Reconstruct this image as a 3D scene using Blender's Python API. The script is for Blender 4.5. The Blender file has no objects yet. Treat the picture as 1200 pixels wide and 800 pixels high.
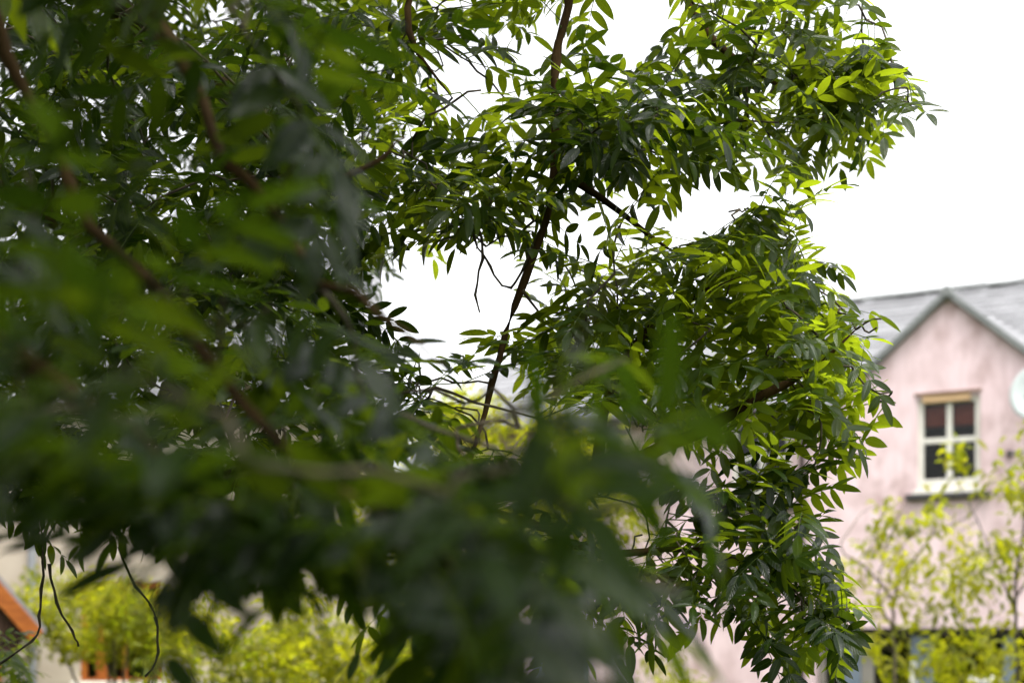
import bpy, bmesh, math, random
import numpy as np
from mathutils import Vector, Matrix

random.seed(7)
rng = np.random.default_rng(11)
SC = bpy.context.scene
COL = SC.collection

# ------------------------------------------------------------------ camera
F = 50.0 / 36.0 * 1200.0          # focal length in photo pixels
CAMZ = 2.1                        # eye height over the gardens
cam_d = bpy.data.cameras.new('camera')
cam = bpy.data.objects.new('camera', cam_d)
COL.objects.link(cam)
cam.location = (0, 0, CAMZ)
cam.rotation_euler = (math.radians(90), 0, 0)
cam_d.lens = 50
cam_d.sensor_width = 36
cam_d.shift_y = 340.0 / 1200.0    # level camera, raised frame: verticals stay vertical
cam_d.clip_start = 0.05
cam_d.clip_end = 2000
cam_d.dof.use_dof = True
cam_d.dof.focus_distance = 3.0
cam_d.dof.aperture_fstop = 3.0
SC.camera = cam

# ------------------------------------------------------------------ sky, sun, exposure
SUN_EL, SUN_AZ = math.radians(70), math.radians(155)   # azimuth from +Y towards +X
world = bpy.data.worlds.new('World')
SC.world = world
world.use_nodes = True
wn = world.node_tree.nodes
wl = world.node_tree.links
wn.clear()
w_out = wn.new('ShaderNodeOutputWorld')
w_bg = wn.new('ShaderNodeBackground')
w_sky = wn.new('ShaderNodeTexSky')
w_sky.sky_type = 'NISHITA'
w_sky.sun_disc = False
w_sky.sun_elevation = SUN_EL
w_sky.sun_rotation = SUN_AZ
w_sky.air_density = 1.0
w_sky.dust_density = 4.0
w_hs = wn.new('ShaderNodeHueSaturation')              # overcast: the cloud greys the sky out
w_hs.inputs['Saturation'].default_value = 0.06
w_bg.inputs['Strength'].default_value = 0.15
wl.new(w_sky.outputs[0], w_hs.inputs['Color'])
wl.new(w_hs.outputs[0], w_bg.inputs['Color'])
wl.new(w_bg.outputs[0], w_out.inputs['Surface'])

sun_d = bpy.data.lights.new('sun', 'SUN')
sun_d.energy = 0.9
sun_d.angle = math.radians(25)
sun_d.color = (1.0, 0.96, 0.9)
sun = bpy.data.objects.new('sun', sun_d)
COL.objects.link(sun)
sdir = Vector((math.sin(SUN_AZ) * math.cos(SUN_EL), math.cos(SUN_AZ) * math.cos(SUN_EL), math.sin(SUN_EL)))
sun.rotation_euler = sdir.to_track_quat('Z', 'Y').to_euler()
sun.location = (0, 0, 30)

SC.view_settings.view_transform = 'Standard'
SC.view_settings.look = 'None'
SC.view_settings.gamma = 1.0
SC.view_settings.use_curve_mapping = False
SC.view_settings.exposure = 1.75
SC.render.engine = 'CYCLES'
SC.cycles.max_bounces = 8
SC.cycles.diffuse_bounces = 4
SC.cycles.glossy_bounces = 3
SC.cycles.transmission_bounces = 6
SC.cycles.transparent_max_bounces = 8
SC.cycles.use_denoising = True
SC.cycles.sample_clamp_indirect = 6.0
SC.cycles.caustics_reflective = False
SC.cycles.caustics_refractive = False

# ------------------------------------------------------------------ helpers
def W(px, py, d):
    """world point for a place in the photograph at a given distance along the view axis"""
    return np.array(((px - 600.0) / F * d, d, CAMZ - (py - 740.0) / F * d))

def PX(p):
    p = np.asarray(p, dtype=float)
    d = np.maximum(p[..., 1], 1e-3)
    return 600.0 + p[..., 0] / d * F, 740.0 - (p[..., 2] - CAMZ) / d * F

def link(o, parent=None):
    COL.objects.link(o)
    if parent is not None:
        o.parent = parent
    return o

def tag(o, label=None, cat=None, group=None, kind=None):
    if label: o['label'] = label
    if cat: o['category'] = cat
    if group: o['group'] = group
    if kind: o['kind'] = kind
    return o

def empty(name, loc=(0, 0, 0), rz=0.0):
    o = bpy.data.objects.new(name, None)
    o.location = loc
    o.rotation_euler = (0, 0, rz)
    o.empty_display_size = 0.2
    return link(o)

def tri_mesh(name, V, T, uv=None, tint=None, smooth=True):
    V = np.asarray(V, dtype=np.float32); T = np.asarray(T, dtype=np.int32)
    me = bpy.data.meshes.new(name)
    me.vertices.add(len(V)); me.vertices.foreach_set('co', V.ravel())
    me.loops.add(3 * len(T)); me.loops.foreach_set('vertex_index', T.ravel())
    me.polygons.add(len(T)); me.polygons.foreach_set('loop_start', np.arange(0, 3 * len(T), 3, dtype=np.int32))
    me.polygons.foreach_set('use_smooth', np.full(len(T), smooth, dtype=bool))
    me.update(calc_edges=True)
    if uv is not None:
        l = me.uv_layers.new(name='UVMap')
        l.data.foreach_set('uv', np.asarray(uv, dtype=np.float32)[T.ravel()].ravel())
    if tint is not None:
        a = me.attributes.new('tint', 'FLOAT', 'POINT')
        a.data.foreach_set('value', np.broadcast_to(np.asarray(tint, dtype=np.float32), (len(V),)).copy())
    return me

class MB:
    """collects faces for one mesh object"""
    def __init__(self): self.v = []; self.f = []
    def quad(self, a, b, c, d):
        n = len(self.v); self.v += [tuple(a), tuple(b), tuple(c), tuple(d)]; self.f.append((n, n + 1, n + 2, n + 3)); return self
    def poly(self, pts):
        n = len(self.v); self.v += [tuple(p) for p in pts]; self.f.append(tuple(range(n, n + len(pts)))); return self
    def box(self, x0, x1, y0, y1, z0, z1):
        n = len(self.v)
        self.v += [(x, y, z) for z in (z0, z1) for y in (y0, y1) for x in (x0, x1)]
        for q in ((0, 2, 3, 1), (4, 5, 7, 6), (0, 1, 5, 4), (1, 3, 7, 5), (3, 2, 6, 7), (2, 0, 4, 6)):
            self.f.append(tuple(n + i for i in q))
        return self
    def prism(self, pts, off):
        """closed solid: polygon pts swept by vector off"""
        n = len(self.v); k = len(pts)
        self.v += [tuple(p) for p in pts] + [tuple(np.add(p, off)) for p in pts]
        self.f.append(tuple(n + i for i in range(k))); self.f.append(tuple(n + k + i for i in reversed(range(k))))
        for i in range(k):
            j = (i + 1) % k
            self.f.append((n + i, n + k + i, n + k + j, n + j))
        return self
    def tube(self, pts, r, sides=10):
        V, T, _ = tube_arrays(np.array(pts, float), np.full(len(pts), r), sides)
        n = len(self.v); self.v += [tuple(p) for p in V]; self.f += [tuple(int(i) + n for i in t) for t in T]
        return self
    def build(self, name, mat, parent=None, bevel=0.0, smooth=False):
        me = bpy.data.meshes.new(name)
        me.from_pydata(self.v, [], self.f)
        bm = bmesh.new(); bm.from_mesh(me)
        bmesh.ops.recalc_face_normals(bm, faces=bm.faces)
        bm.to_mesh(me); bm.free()
        if smooth: me.polygons.foreach_set('use_smooth', [True] * len(me.polygons))
        me.materials.append(mat)
        o = link(bpy.data.objects.new(name, me), parent)
        if bevel:
            b = o.modifiers.new('edge', 'BEVEL'); b.width = bevel; b.segments = 2; b.limit_method = 'ANGLE'
        return o

def tube_arrays(P, R, sides=6):
    n = len(P)
    t = np.gradient(P, axis=0) if n > 2 else np.repeat((P[1] - P[0])[None], n, 0)
    t /= np.linalg.norm(t, axis=1, keepdims=True) + 1e-9
    ref = np.array((0.31, 0.22, 0.92)) if abs(t[0, 2]) < 0.8 else np.array((1.0, 0.1, 0.05))
    a = np.cross(t, ref); a /= np.linalg.norm(a, axis=1, keepdims=True) + 1e-9
    b = np.cross(t, a)
    ang = np.linspace(0, 2 * math.pi, sides, endpoint=False)
    V = P[:, None, :] + R[:, None, None] * (np.cos(ang)[None, :, None] * a[:, None, :] + np.sin(ang)[None, :, None] * b[:, None, :])
    V = V.reshape(-1, 3)
    T = []
    for i in range(n - 1):
        for j in range(sides):
            k = (j + 1) % sides
            p, q, r_, s = i * sides + j, i * sides + k, (i + 1) * sides + k, (i + 1) * sides + j
            T += [(p, q, r_), (p, r_, s)]
    V = np.vstack([V, P[0], P[-1]])
    for j in range(sides):
        k = (j + 1) % sides
        T += [(n * sides, k, j), (n * sides + 1, (n - 1) * sides + j, (n - 1) * sides + k)]
    L = np.concatenate([[0], np.cumsum(np.linalg.norm(np.diff(P, axis=0), axis=1))])
    return V, np.array(T), L

def smooth_path(P, step):
    """Catmull-Rom through control points (any number of columns)"""
    P = np.asarray(P, float)
    Q = np.vstack([2 * P[0] - P[1], P, 2 * P[-1] - P[-2]])
    out = []
    for i in range(1, len(Q) - 2):
        n = max(2, int(np.linalg.norm(Q[i + 1][:3] - Q[i][:3]) / step))
        for u in np.linspace(0, 1, n, endpoint=False):
            out.append(0.5 * (2 * Q[i] + (Q[i + 1] - Q[i - 1]) * u + (2 * Q[i - 1] - 5 * Q[i] + 4 * Q[i + 1] - Q[i + 2]) * u * u
                              + (3 * Q[i] - Q[i - 1] - 3 * Q[i + 1] + Q[i + 2]) * u ** 3))
    out.append(P[-1])
    return np.array(out)

def in_poly(x, y, poly):
    x = np.asarray(x, float); y = np.asarray(y, float)
    c = np.zeros(x.shape, bool)
    n = len(poly)
    for i in range(n):
        x0, y0 = poly[i]; x1, y1 = poly[(i + 1) % n]
        if y0 == y1: continue
        c ^= ((y0 > y) != (y1 > y)) & (x < (x1 - x0) * (y - y0) / (y1 - y0) + x0)
    return c

# ------------------------------------------------------------------ materials
def mat(name):
    m = bpy.data.materials.new(name); m.use_nodes = True
    nt = m.node_tree
    return m, nt, nt.nodes, nt.links, nt.nodes['Principled BSDF']

def ramp(N, stops):
    r = N.new('ShaderNodeValToRGB')
    e = r.color_ramp.elements
    while len(e) < len(stops): e.new(0.5)
    for el, (p, c) in zip(e, stops): el.position = p; el.color = (*c, 1)
    return r

def noise_mat(name, stops, scale=6.0, rough=0.8, stretch=(1, 1, 1), bump=0.0, bscale=40.0, detail=6.0, spec=0.3):
    m, nt, N, L, B = mat(name)
    tc = N.new('ShaderNodeTexCoord'); mp = N.new('ShaderNodeMapping'); mp.inputs['Scale'].default_value = stretch
    nz = N.new('ShaderNodeTexNoise'); nz.inputs['Scale'].default_value = scale; nz.inputs['Detail'].default_value = detail
    r = ramp(N, stops)
    L.new(tc.outputs['Object'], mp.inputs['Vector']); L.new(mp.outputs[0], nz.inputs['Vector'])
    L.new(nz.outputs['Fac'], r.inputs['Fac']); L.new(r.outputs['Color'], B.inputs['Base Color'])
    B.inputs['Roughness'].default_value = rough; B.inputs['Specular IOR Level'].default_value = spec
    if bump:
        n2 = N.new('ShaderNodeTexNoise'); n2.inputs['Scale'].default_value = bscale; n2.inputs['Detail'].default_value = 5
        b = N.new('ShaderNodeBump'); b.inputs['Strength'].default_value = bump; b.inputs['Distance'].default_value = 0.01
        L.new(mp.outputs[0], n2.inputs['Vector']); L.new(n2.outputs['Fac'], b.inputs['Height']); L.new(b.outputs[0], B.inputs['Normal'])
    return m

def leaf_mat(name, c_dark, c_mid, c_light, tr_dark, tr_light, rough, trans, veins=True):
    m, nt, N, L, B = mat(name)
    out = N['Material Output']
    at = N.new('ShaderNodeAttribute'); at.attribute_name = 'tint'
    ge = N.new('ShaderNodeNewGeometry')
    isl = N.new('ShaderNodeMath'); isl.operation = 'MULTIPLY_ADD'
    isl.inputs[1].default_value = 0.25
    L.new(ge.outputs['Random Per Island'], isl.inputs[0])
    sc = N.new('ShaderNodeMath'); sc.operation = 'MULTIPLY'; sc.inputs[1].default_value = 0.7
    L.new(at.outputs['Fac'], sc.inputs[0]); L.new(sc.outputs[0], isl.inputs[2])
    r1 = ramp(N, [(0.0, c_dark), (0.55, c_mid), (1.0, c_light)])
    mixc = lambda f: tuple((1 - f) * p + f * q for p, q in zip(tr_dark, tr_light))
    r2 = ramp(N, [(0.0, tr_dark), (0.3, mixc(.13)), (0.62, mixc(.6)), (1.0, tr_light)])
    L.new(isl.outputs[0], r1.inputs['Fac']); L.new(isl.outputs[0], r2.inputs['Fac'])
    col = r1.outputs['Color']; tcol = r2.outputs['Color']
    if veins:
        uv = N.new('ShaderNodeUVMap'); sep = N.new('ShaderNodeSeparateXYZ')
        L.new(uv.outputs[0], sep.inputs[0])
        sub = N.new('ShaderNodeMath'); sub.operation = 'SUBTRACT'; sub.inputs[1].default_value = 0.5
        ab = N.new('ShaderNodeMath'); ab.operation = 'ABSOLUTE'
        L.new(sep.outputs['X'], sub.inputs[0]); L.new(sub.outputs[0], ab.inputs[0])
        mr = ramp(N, [(0.0, (1, 1, 1)), (0.05, (0, 0, 0))])
        L.new(ab.outputs[0], mr.inputs['Fac'])
        # side veins: slanted lines from the midrib to the margin
        va = N.new('ShaderNodeMath'); va.operation = 'MULTIPLY_ADD'; va.inputs[1].default_value = -0.35
        L.new(ab.outputs[0], va.inputs[0]); L.new(sep.outputs['Y'], va.inputs[2])
        vm = N.new('ShaderNodeMath'); vm.operation = 'MULTIPLY'; vm.inputs[1].default_value = 60.0
        L.new(va.outputs[0], vm.inputs[0])
        vs = N.new('ShaderNodeMath'); vs.operation = 'SINE'; L.new(vm.outputs[0], vs.inputs[0])
        bp = N.new('ShaderNodeBump'); bp.inputs['Strength'].default_value = 0.25; bp.inputs['Distance'].default_value = 0.002
        L.new(vs.outputs[0], bp.inputs['Height']); L.new(bp.outputs[0], B.inputs['Normal'])
        mx = N.new('ShaderNodeMixRGB'); mx.inputs['Color2'].default_value = (*[min(1, c * 1.8 + 0.02) for c in c_light], 1)
        ml = N.new('ShaderNodeMath'); ml.operation = 'MULTIPLY'; ml.inputs[1].default_value = 0.6
        L.new(mr.outputs['Color'], ml.inputs[0]); L.new(ml.outputs[0], mx.inputs['Fac'])
        L.new(col, mx.inputs['Color1']); col = mx.outputs['Color']
    if veins:   # scattered yellowing and brown spots
        tc = N.new('ShaderNodeTexCoord'); nz = N.new('ShaderNodeTexNoise'); nz.inputs['Scale'].default_value = 22; nz.inputs['Detail'].default_value = 4
        L.new(tc.outputs['Object'], nz.inputs['Vector'])
        br = ramp(N, [(0.66, (0, 0, 0)), (0.78, (1, 1, 1))]); L.new(nz.outputs['Fac'], br.inputs['Fac'])
        bm_ = N.new('ShaderNodeMath'); bm_.operation = 'MULTIPLY'; bm_.inputs[1].default_value = 0.4; L.new(br.outputs['Color'], bm_.inputs[0])
        bx = N.new('ShaderNodeMixRGB'); bx.inputs['Color2'].default_value = (0.13, 0.11, 0.02, 1)
        L.new(bm_.outputs[0], bx.inputs['Fac']); L.new(col, bx.inputs['Color1']); col = bx.outputs['Color']
    L.new(col, B.inputs['Base Color'])
    B.inputs['Roughness'].default_value = rough
    B.inputs['Specular IOR Level'].default_value = 0.28
    t = N.new('ShaderNodeBsdfTranslucent'); L.new(tcol, t.inputs['Color'])
    mix = N.new('ShaderNodeMixShader'); mix.inputs['Fac'].default_value = trans
    L.new(B.outputs[0], mix.inputs[1]); L.new(t.outputs[0], mix.inputs[2]); L.new(mix.outputs[0], out.inputs['Surface'])
    return m

M = {}
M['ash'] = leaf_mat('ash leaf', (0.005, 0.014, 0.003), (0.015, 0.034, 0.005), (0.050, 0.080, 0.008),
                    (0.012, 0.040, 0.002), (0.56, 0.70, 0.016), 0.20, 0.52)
M['gold'] = leaf_mat('golden leaf', (0.08, 0.10, 0.006), (0.16, 0.16, 0.008), (0.25, 0.225, 0.014),
                     (0.30, 0.37, 0.008), (0.74, 0.72, 0.018), 0.55, 0.52, veins=False)
M['bark'] = noise_mat('ash bark', [(0.3, (0.016, 0.009, 0.003)), (0.55, (0.042, 0.024, 0.009)), (0.75, (0.085, 0.052, 0.021))],
                      scale=14, stretch=(1, 1, 0.4), bump=0.6, bscale=60, rough=0.9, spec=0.08)
M['twig'] = noise_mat('twig bark', [(0.35, (0.030, 0.022, 0.014)), (0.7, (0.085, 0.065, 0.035))], scale=50, rough=0.7)
M['stem'] = noise_mat('sapling bark', [(0.35, (0.08, 0.065, 0.045)), (0.7, (0.17, 0.14, 0.10))], scale=30, rough=0.8)
M['stemdark'] = noise_mat('dark sapling bark', [(0.35, (0.025, 0.02, 0.016)), (0.7, (0.07, 0.055, 0.04))], scale=30, rough=0.8)
M['slate'] = noise_mat('slate', [(0.3, (0.145, 0.145, 0.152)), (0.5, (0.18, 0.18, 0.188)), (0.75, (0.22, 0.22, 0.226))], scale=1.7, rough=0.42, bump=0.25, bscale=30, spec=0.5)
M['lead'] = noise_mat('grey verge', [(0.3, (0.13, 0.14, 0.135)), (0.7, (0.19, 0.20, 0.195))], scale=5, rough=0.6)
M['white'] = noise_mat('white paint', [(0.3, (0.58, 0.56, 0.50)), (0.7, (0.70, 0.68, 0.62))], scale=4, rough=0.45)
M['tan'] = noise_mat('tan timber', [(0.3, (0.42, 0.27, 0.14)), (0.7, (0.56, 0.38, 0.21))], scale=5, stretch=(0.6, 6, 6), rough=0.6)
M['brownedge'] = noise_mat('brown timber', [(0.3, (0.14, 0.075, 0.045)), (0.7, (0.22, 0.13, 0.08))], scale=8, rough=0.7)
M['sill'] = noise_mat('dark sill', [(0.3, (0.028, 0.026, 0.027)), (0.7, (0.05, 0.047, 0.048))], scale=9, rough=0.6)
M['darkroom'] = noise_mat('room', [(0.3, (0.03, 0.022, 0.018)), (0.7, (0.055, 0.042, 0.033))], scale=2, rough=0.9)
M['blind'] = noise_mat('red blind', [(0.3, (0.28, 0.05, 0.035)), (0.7, (0.40, 0.085, 0.055))], scale=6, rough=0.9, stretch=(1, 1, 6))
M['bluegrey'] = noise_mat('blue grey paint', [(0.3, (0.13, 0.165, 0.21)), (0.7, (0.18, 0.22, 0.27))], scale=3, rough=0.5)
M['greybeige'] = noise_mat('grey beige paint', [(0.3, (0.20, 0.185, 0.16)), (0.7, (0.26, 0.24, 0.21))], scale=3, rough=0.6)
M['pipe'] = noise_mat('brown pipe', [(0.3, (0.05, 0.035, 0.035)), (0.7, (0.09, 0.065, 0.06))], scale=6, rough=0.4)
M['greypipe'] = noise_mat('grey pipe', [(0.3, (0.22, 0.23, 0.24)), (0.7, (0.3, 0.31, 0.32))], scale=6, rough=0.4)
M['dish'] = noise_mat('dish', [(0.3, (0.36, 0.40, 0.39)), (0.7, (0.43, 0.47, 0.46))], scale=3, rough=0.4)
M['orange'] = noise_mat('orange stained timber', [(0.25, (0.17, 0.042, 0.006)), (0.5, (0.27, 0.075, 0.010)), (0.75, (0.36, 0.115, 0.018))], scale=4, stretch=(1.5, 8, 8), rough=0.5)
M['darktimber'] = noise_mat('dark timber', [(0.3, (0.025, 0.010, 0.005)), (0.7, (0.05, 0.022, 0.010))], scale=4, stretch=(8, 8, 1), rough=0.7)
M['beige'] = noise_mat('beige render', [(0.3, (0.36, 0.30, 0.23)), (0.7, (0.46, 0.40, 0.32))], scale=2.2, bump=0.3, bscale=60, rough=0.9)
M['paleblue'] = noise_mat('pale blue plastic', [(0.3, (0.35, 0.50, 0.68)), (0.7, (0.45, 0.60, 0.76))], scale=3, rough=0.35)
M['grass'] = noise_mat('lawn', [(0.3, (0.02, 0.035, 0.006)), (0.55, (0.035, 0.055, 0.01)), (0.8, (0.06, 0.07, 0.015))], scale=3, bump=0.8, bscale=80, rough=0.95, spec=0.0)

def vary(m, lo, hi):   # each slate its own tone
    N, L = m.node_tree.nodes, m.node_tree.links; B = N['Principled BSDF']
    src = B.inputs['Base Color'].links[0].from_socket
    oi = N.new('ShaderNodeObjectInfo'); mr = N.new('ShaderNodeMapRange'); mr.inputs['To Min'].default_value = lo; mr.inputs['To Max'].default_value = hi
    L.new(oi.outputs['Random'], mr.inputs['Value'])
    hv = N.new('ShaderNodeHueSaturation'); L.new(src, hv.inputs['Color']); L.new(mr.outputs[0], hv.inputs['Value']); L.new(hv.outputs[0], B.inputs['Base Color'])
vary(M['slate'], .86, 1.16)

def glass_mat():
    m, nt, N, L, B = mat('window glass')
    out = N['Material Output']
    tr = N.new('ShaderNodeBsdfTransparent'); tr.inputs['Color'].default_value = (0.80, 0.82, 0.80, 1)
    gl = N.new('ShaderNodeBsdfGlossy'); gl.inputs['Roughness'].default_value = 0.04
    fr = N.new('ShaderNodeFresnel'); fr.inputs['IOR'].default_value = 1.28
    mx = N.new('ShaderNodeMixShader')
    L.new(fr.outputs[0], mx.inputs['Fac']); L.new(tr.outputs[0], mx.inputs[1]); L.new(gl.outputs[0], mx.inputs[2])
    L.new(mx.outputs[0], out.inputs['Surface'])
    return m
M['glass'] = glass_mat()

def pink_mat():
    m, nt, N, L, B = mat('pink render')
    tc = N.new('ShaderNodeTexCoord')
    def nz(scale, stretch, detail=6):
        mp = N.new('ShaderNodeMapping'); mp.inputs['Scale'].default_value = stretch
        n = N.new('ShaderNodeTexNoise'); n.inputs['Scale'].default_value = scale; n.inputs['Detail'].default_value = detail
        L.new(tc.outputs['Object'], mp.inputs[0]); L.new(mp.outputs[0], n.inputs['Vector'])
        return n
    base = nz(1.1, (1, 1, 1)); r = ramp(N, [(0.3, (0.68, 0.53, 0.545)), (0.7, (0.74, 0.59, 0.605))])
    L.new(base.outputs['Fac'], r.inputs['Fac'])
    streak = nz(3.4, (1.3, 1.3, 0.8), 12); rs = ramp(N, [(0.42, (0, 0, 0)), (0.70, (1, 1, 1))])
    L.new(streak.outputs['Fac'], rs.inputs['Fac'])
    big = nz(0.8, (1, 1, 0.7), 3); rb = ramp(N, [(0.4, (0, 0, 0)), (0.65, (1, 1, 1))]); L.new(big.outputs['Fac'], rb.inputs['Fac'])
    mu = N.new('ShaderNodeMath'); mu.operation = 'MULTIPLY'; L.new(rs.outputs['Color'], mu.inputs[0]); L.new(rb.outputs['Color'], mu.inputs[1])
    mu2 = N.new('ShaderNodeMath'); mu2.operation = 'MULTIPLY_ADD'; mu2.inputs[1].default_value = 0.8
    L.new(mu.outputs[0], mu2.inputs[0])
    s2 = N.new('ShaderNodeMath'); s2.operation = 'MULTIPLY'; s2.inputs[1].default_value = 0.34
    L.new(rs.outputs['Color'], s2.inputs[0]); L.new(s2.outputs[0], mu2.inputs[2])
    drip = nz(7.0, (1.2, 1.2, 0.10), 8); rd = ramp(N, [(0.50, (0, 0, 0)), (0.72, (.45, .45, .45))]); L.new(drip.outputs['Fac'], rd.inputs['Fac'])
    mxx = N.new('ShaderNodeMath'); mxx.operation = 'MAXIMUM'; L.new(mu2.outputs[0], mxx.inputs[0]); L.new(rd.outputs['Color'], mxx.inputs[1])
    mx = N.new('ShaderNodeMixRGB'); mx.inputs['Color2'].default_value = (0.39, 0.27, 0.26, 1)
    L.new(mxx.outputs[0], mx.inputs['Fac']); L.new(r.outputs['Color'], mx.inputs['Color1'])
    L.new(mx.outputs['Color'], B.inputs['Base Color'])
    B.inputs['Roughness'].default_value = 0.92; B.inputs['Specular IOR Level'].default_value = 0.2
    fine = nz(70, (1, 1, 1), 4); bp = N.new('ShaderNodeBump'); bp.inputs['Strength'].default_value = 0.35; bp.inputs['Distance'].default_value = 0.01
    L.new(fine.outputs['Fac'], bp.inputs['Height']); L.new(bp.outputs[0], B.inputs['Normal'])
    return m
M['pink'] = pink_mat()

# ------------------------------------------------------------------ ground
def build_ground():
    mb = MB(); n = 24; S = 400.0
    g = [-S + 2 * S * i / n for i in range(n + 1)]
    for i in range(n):
        for j in range(n):
            mb.quad((g[i], g[j], 0), (g[i + 1], g[j], 0), (g[i + 1], g[j + 1], 0), (g[i], g[j + 1], 0))
    o = mb.build('ground', M['grass']); tag(o, kind='structure')
build_ground()

# ------------------------------------------------------------------ houses
def wall_openings(mb, x0, x1, z0, z1, holes, y=0.0, th=0.25):
    xs = sorted({x0, x1, *[h[0] for h in holes], *[h[1] for h in holes]})
    zs = sorted({z0, z1, *[h[2] for h in holes], *[h[3] for h in holes]})
    for i in range(len(xs) - 1):
        for j in range(len(zs) - 1):
            cx, cz = (xs[i] + xs[i + 1]) / 2, (zs[j] + zs[j + 1]) / 2
            if any(h[0] < cx < h[1] and h[2] < cz < h[3] for h in holes): continue
            mb.quad((xs[i], y, zs[j]), (xs[i + 1], y, zs[j]), (xs[i + 1], y, zs[j + 1]), (xs[i], y, zs[j + 1]))
    for (a, b, c, d) in holes:
        mb.quad((a, y, c), (a, y + th, c), (a, y + th, d), (a, y, d))
        mb.quad((b, y, c), (b, y + th, c), (b, y + th, d), (b, y, d))
        mb.quad((a, y, d), (b, y, d), (b, y + th, d), (a, y + th, d))
        mb.quad((a, y, c), (b, y, c), (b, y + th, c), (a, y + th, c))

def window_2x2(parent, x0, x1, z0, z1, name='window', lintel=True, blind=True):
    """sash window with a white frame, cross bars, four panes, blind, timber head and a dark sill"""
    f = 0.07; y0, y1 = 0.045, 0.13
    fr = MB()
    fr.box(x0 - 0.02, x0 + f, y0, y1, z0, z1).box(x1 - f, x1 + 0.02, y0, y1, z0, z1)
    fr.box(x0 + f, x1 - f, y0, y1, z1 - f, z1 + 0.02).box(x0 + f, x1 - f, y0, y1, z0, z0 + 0.13)
    win = fr.build(name, M['white'], parent, bevel=0.006)
    gx0, gx1, gz0, gz1 = x0 + f, x1 - f, z0 + 0.13, z1 - f
    mx, mz = (gx0 + gx1) / 2, gz0 + (gz1 - gz0) * 0.51
    MB().box(mx - 0.034, mx + 0.034, y0 + 0.01, y1 - 0.01, gz0, gz1).build('mullion', M['white'], win, bevel=0.005)
    for (a, b) in ((gx0, mx - 0.034), (mx + 0.034, gx1)):
        MB().box(a, b, y0 + 0.012, y1 - 0.012, mz - 0.033, mz + 0.033).build('glazing_bar', M['white'], win, bevel=0.005)
        for (c, d) in ((gz0, mz - 0.033), (mz + 0.033, gz1)):
            MB().box(a - 0.004, b + 0.004, 0.085, 0.09, c - 0.004, d + 0.004).build('pane', M['glass'], win)
    if blind:
        mb = MB(); n = 10; zt, zb = z1 - 0.02, z1 - 0.345
        for i in range(n):
            za, zc = zt - (zt - zb) * i / n, zt - (zt - zb) * (i + 1) / n
            mb.quad((x0, 0.17, za), (x1, 0.17, za), (x1, 0.17 + 0.012 * (i % 2 * 2 - 1) , zc), (x0, 0.17 + 0.012 * (i % 2 * 2 - 1), zc))
        mb.build('blind', M['blind'], win)
    # white window board and projecting sill
    MB().box(x0 - 0.05, x1 + 0.05, -0.03, 0.04, z0 - 0.055, z0 - 0.002).build('window_board', M['white'], win, bevel=0.006)
    MB().box(x0 - 0.13, x1 + 0.13, -0.10, 0.10, z0 - 0.125, z0 - 0.058).build('sill', M['sill'], win, bevel=0.008)
    if lintel:
        MB().box(x0 + 0.07, x1 - 0.12, -0.012, 0.044, z1 - 0.062, z1 + 0.03).build('timber_head', M['tan'], win, bevel=0.004)
        MB().box(x0 - 0.03, x1 + 0.02, -0.03, 0.045, z1 + 0.033, z1 + 0.062).build('drip_moulding', M['brownedge'], win, bevel=0.004)
    return win

ROWANG = math.atan2(-0.486, 0.874)
ROW0 = (5.43, 17.7, 0.0)
Z_EAVE, Z_RIDGE, Y_RIDGE, DEPTH = 5.07, 6.92, 3.0, 6.0
PITCH = math.atan2(Z_RIDGE - Z_EAVE, Y_RIDGE)

def roof_local(y, off=0.0):
    return Z_EAVE + y * math.tan(PITCH) + off / math.cos(PITCH)

def row_shell(h, x0, x1, holes, gable):
    """walls, roof, slates and ridge of one house of the pink row; local x to the right, y into the house"""
    mb = MB()
    wall_openings(mb, x0, x1, 0.0, Z_EAVE if not gable else Z_EAVE, holes)
    if gable:
        gx, gw, gz = gable
        mb.prism([(gx - gw, -0.0, Z_EAVE), (gx + gw, -0.0, Z_EAVE), (gx, -0.0, gz)], (0, 0.25, 0))
    mb.quad((x0, DEPTH, 0), (x1, DEPTH, 0), (x1, DEPTH, Z_EAVE), (x0, DEPTH, Z_EAVE))
    for x in (x0 + 0.004, x1 - 0.004):
        mb.poly([(x, 0, 0), (x, DEPTH, 0), (x, DEPTH, Z_EAVE), (x, Y_RIDGE, Z_RIDGE), (x, 0, Z_EAVE)])
    mb.build('wall', M['pink'], h)
    # upper floor slab and dark inner partition, so rooms are rooms
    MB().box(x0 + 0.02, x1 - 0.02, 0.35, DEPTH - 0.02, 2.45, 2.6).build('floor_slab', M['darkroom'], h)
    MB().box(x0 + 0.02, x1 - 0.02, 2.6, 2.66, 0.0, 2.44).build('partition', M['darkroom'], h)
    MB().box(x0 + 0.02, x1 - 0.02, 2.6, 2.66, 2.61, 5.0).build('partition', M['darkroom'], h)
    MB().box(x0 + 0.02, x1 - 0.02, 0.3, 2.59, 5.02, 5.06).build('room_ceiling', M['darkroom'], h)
    # roof base
    rb = MB()
    ye, zo = -0.16, roof_local(-0.16)
    back = 2 * Y_RIDGE + 0.16
    spans = [(x0, x1, ye)] if not gable else [(x0, gable[0] - gable[1] - .02, ye), (gable[0] - gable[1] - .018, gable[0] + gable[1] + .018, 0.27), (gable[0] + gable[1] + .02, x1, ye)]
    for (a, b, yy) in spans:
        zz = roof_local(yy)
        rb.prism([(a, yy, zz + 0.01), (a, Y_RIDGE, Z_RIDGE + 0.01), (a, back, zo + 0.01), (a, back, zo + 0.09), (a, Y_RIDGE, Z_RIDGE + 0.10), (a, yy, zz + 0.09)], (b - a, 0, 0))
    roof = rb.build('roof', M['slate'], h)
    return roof

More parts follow.
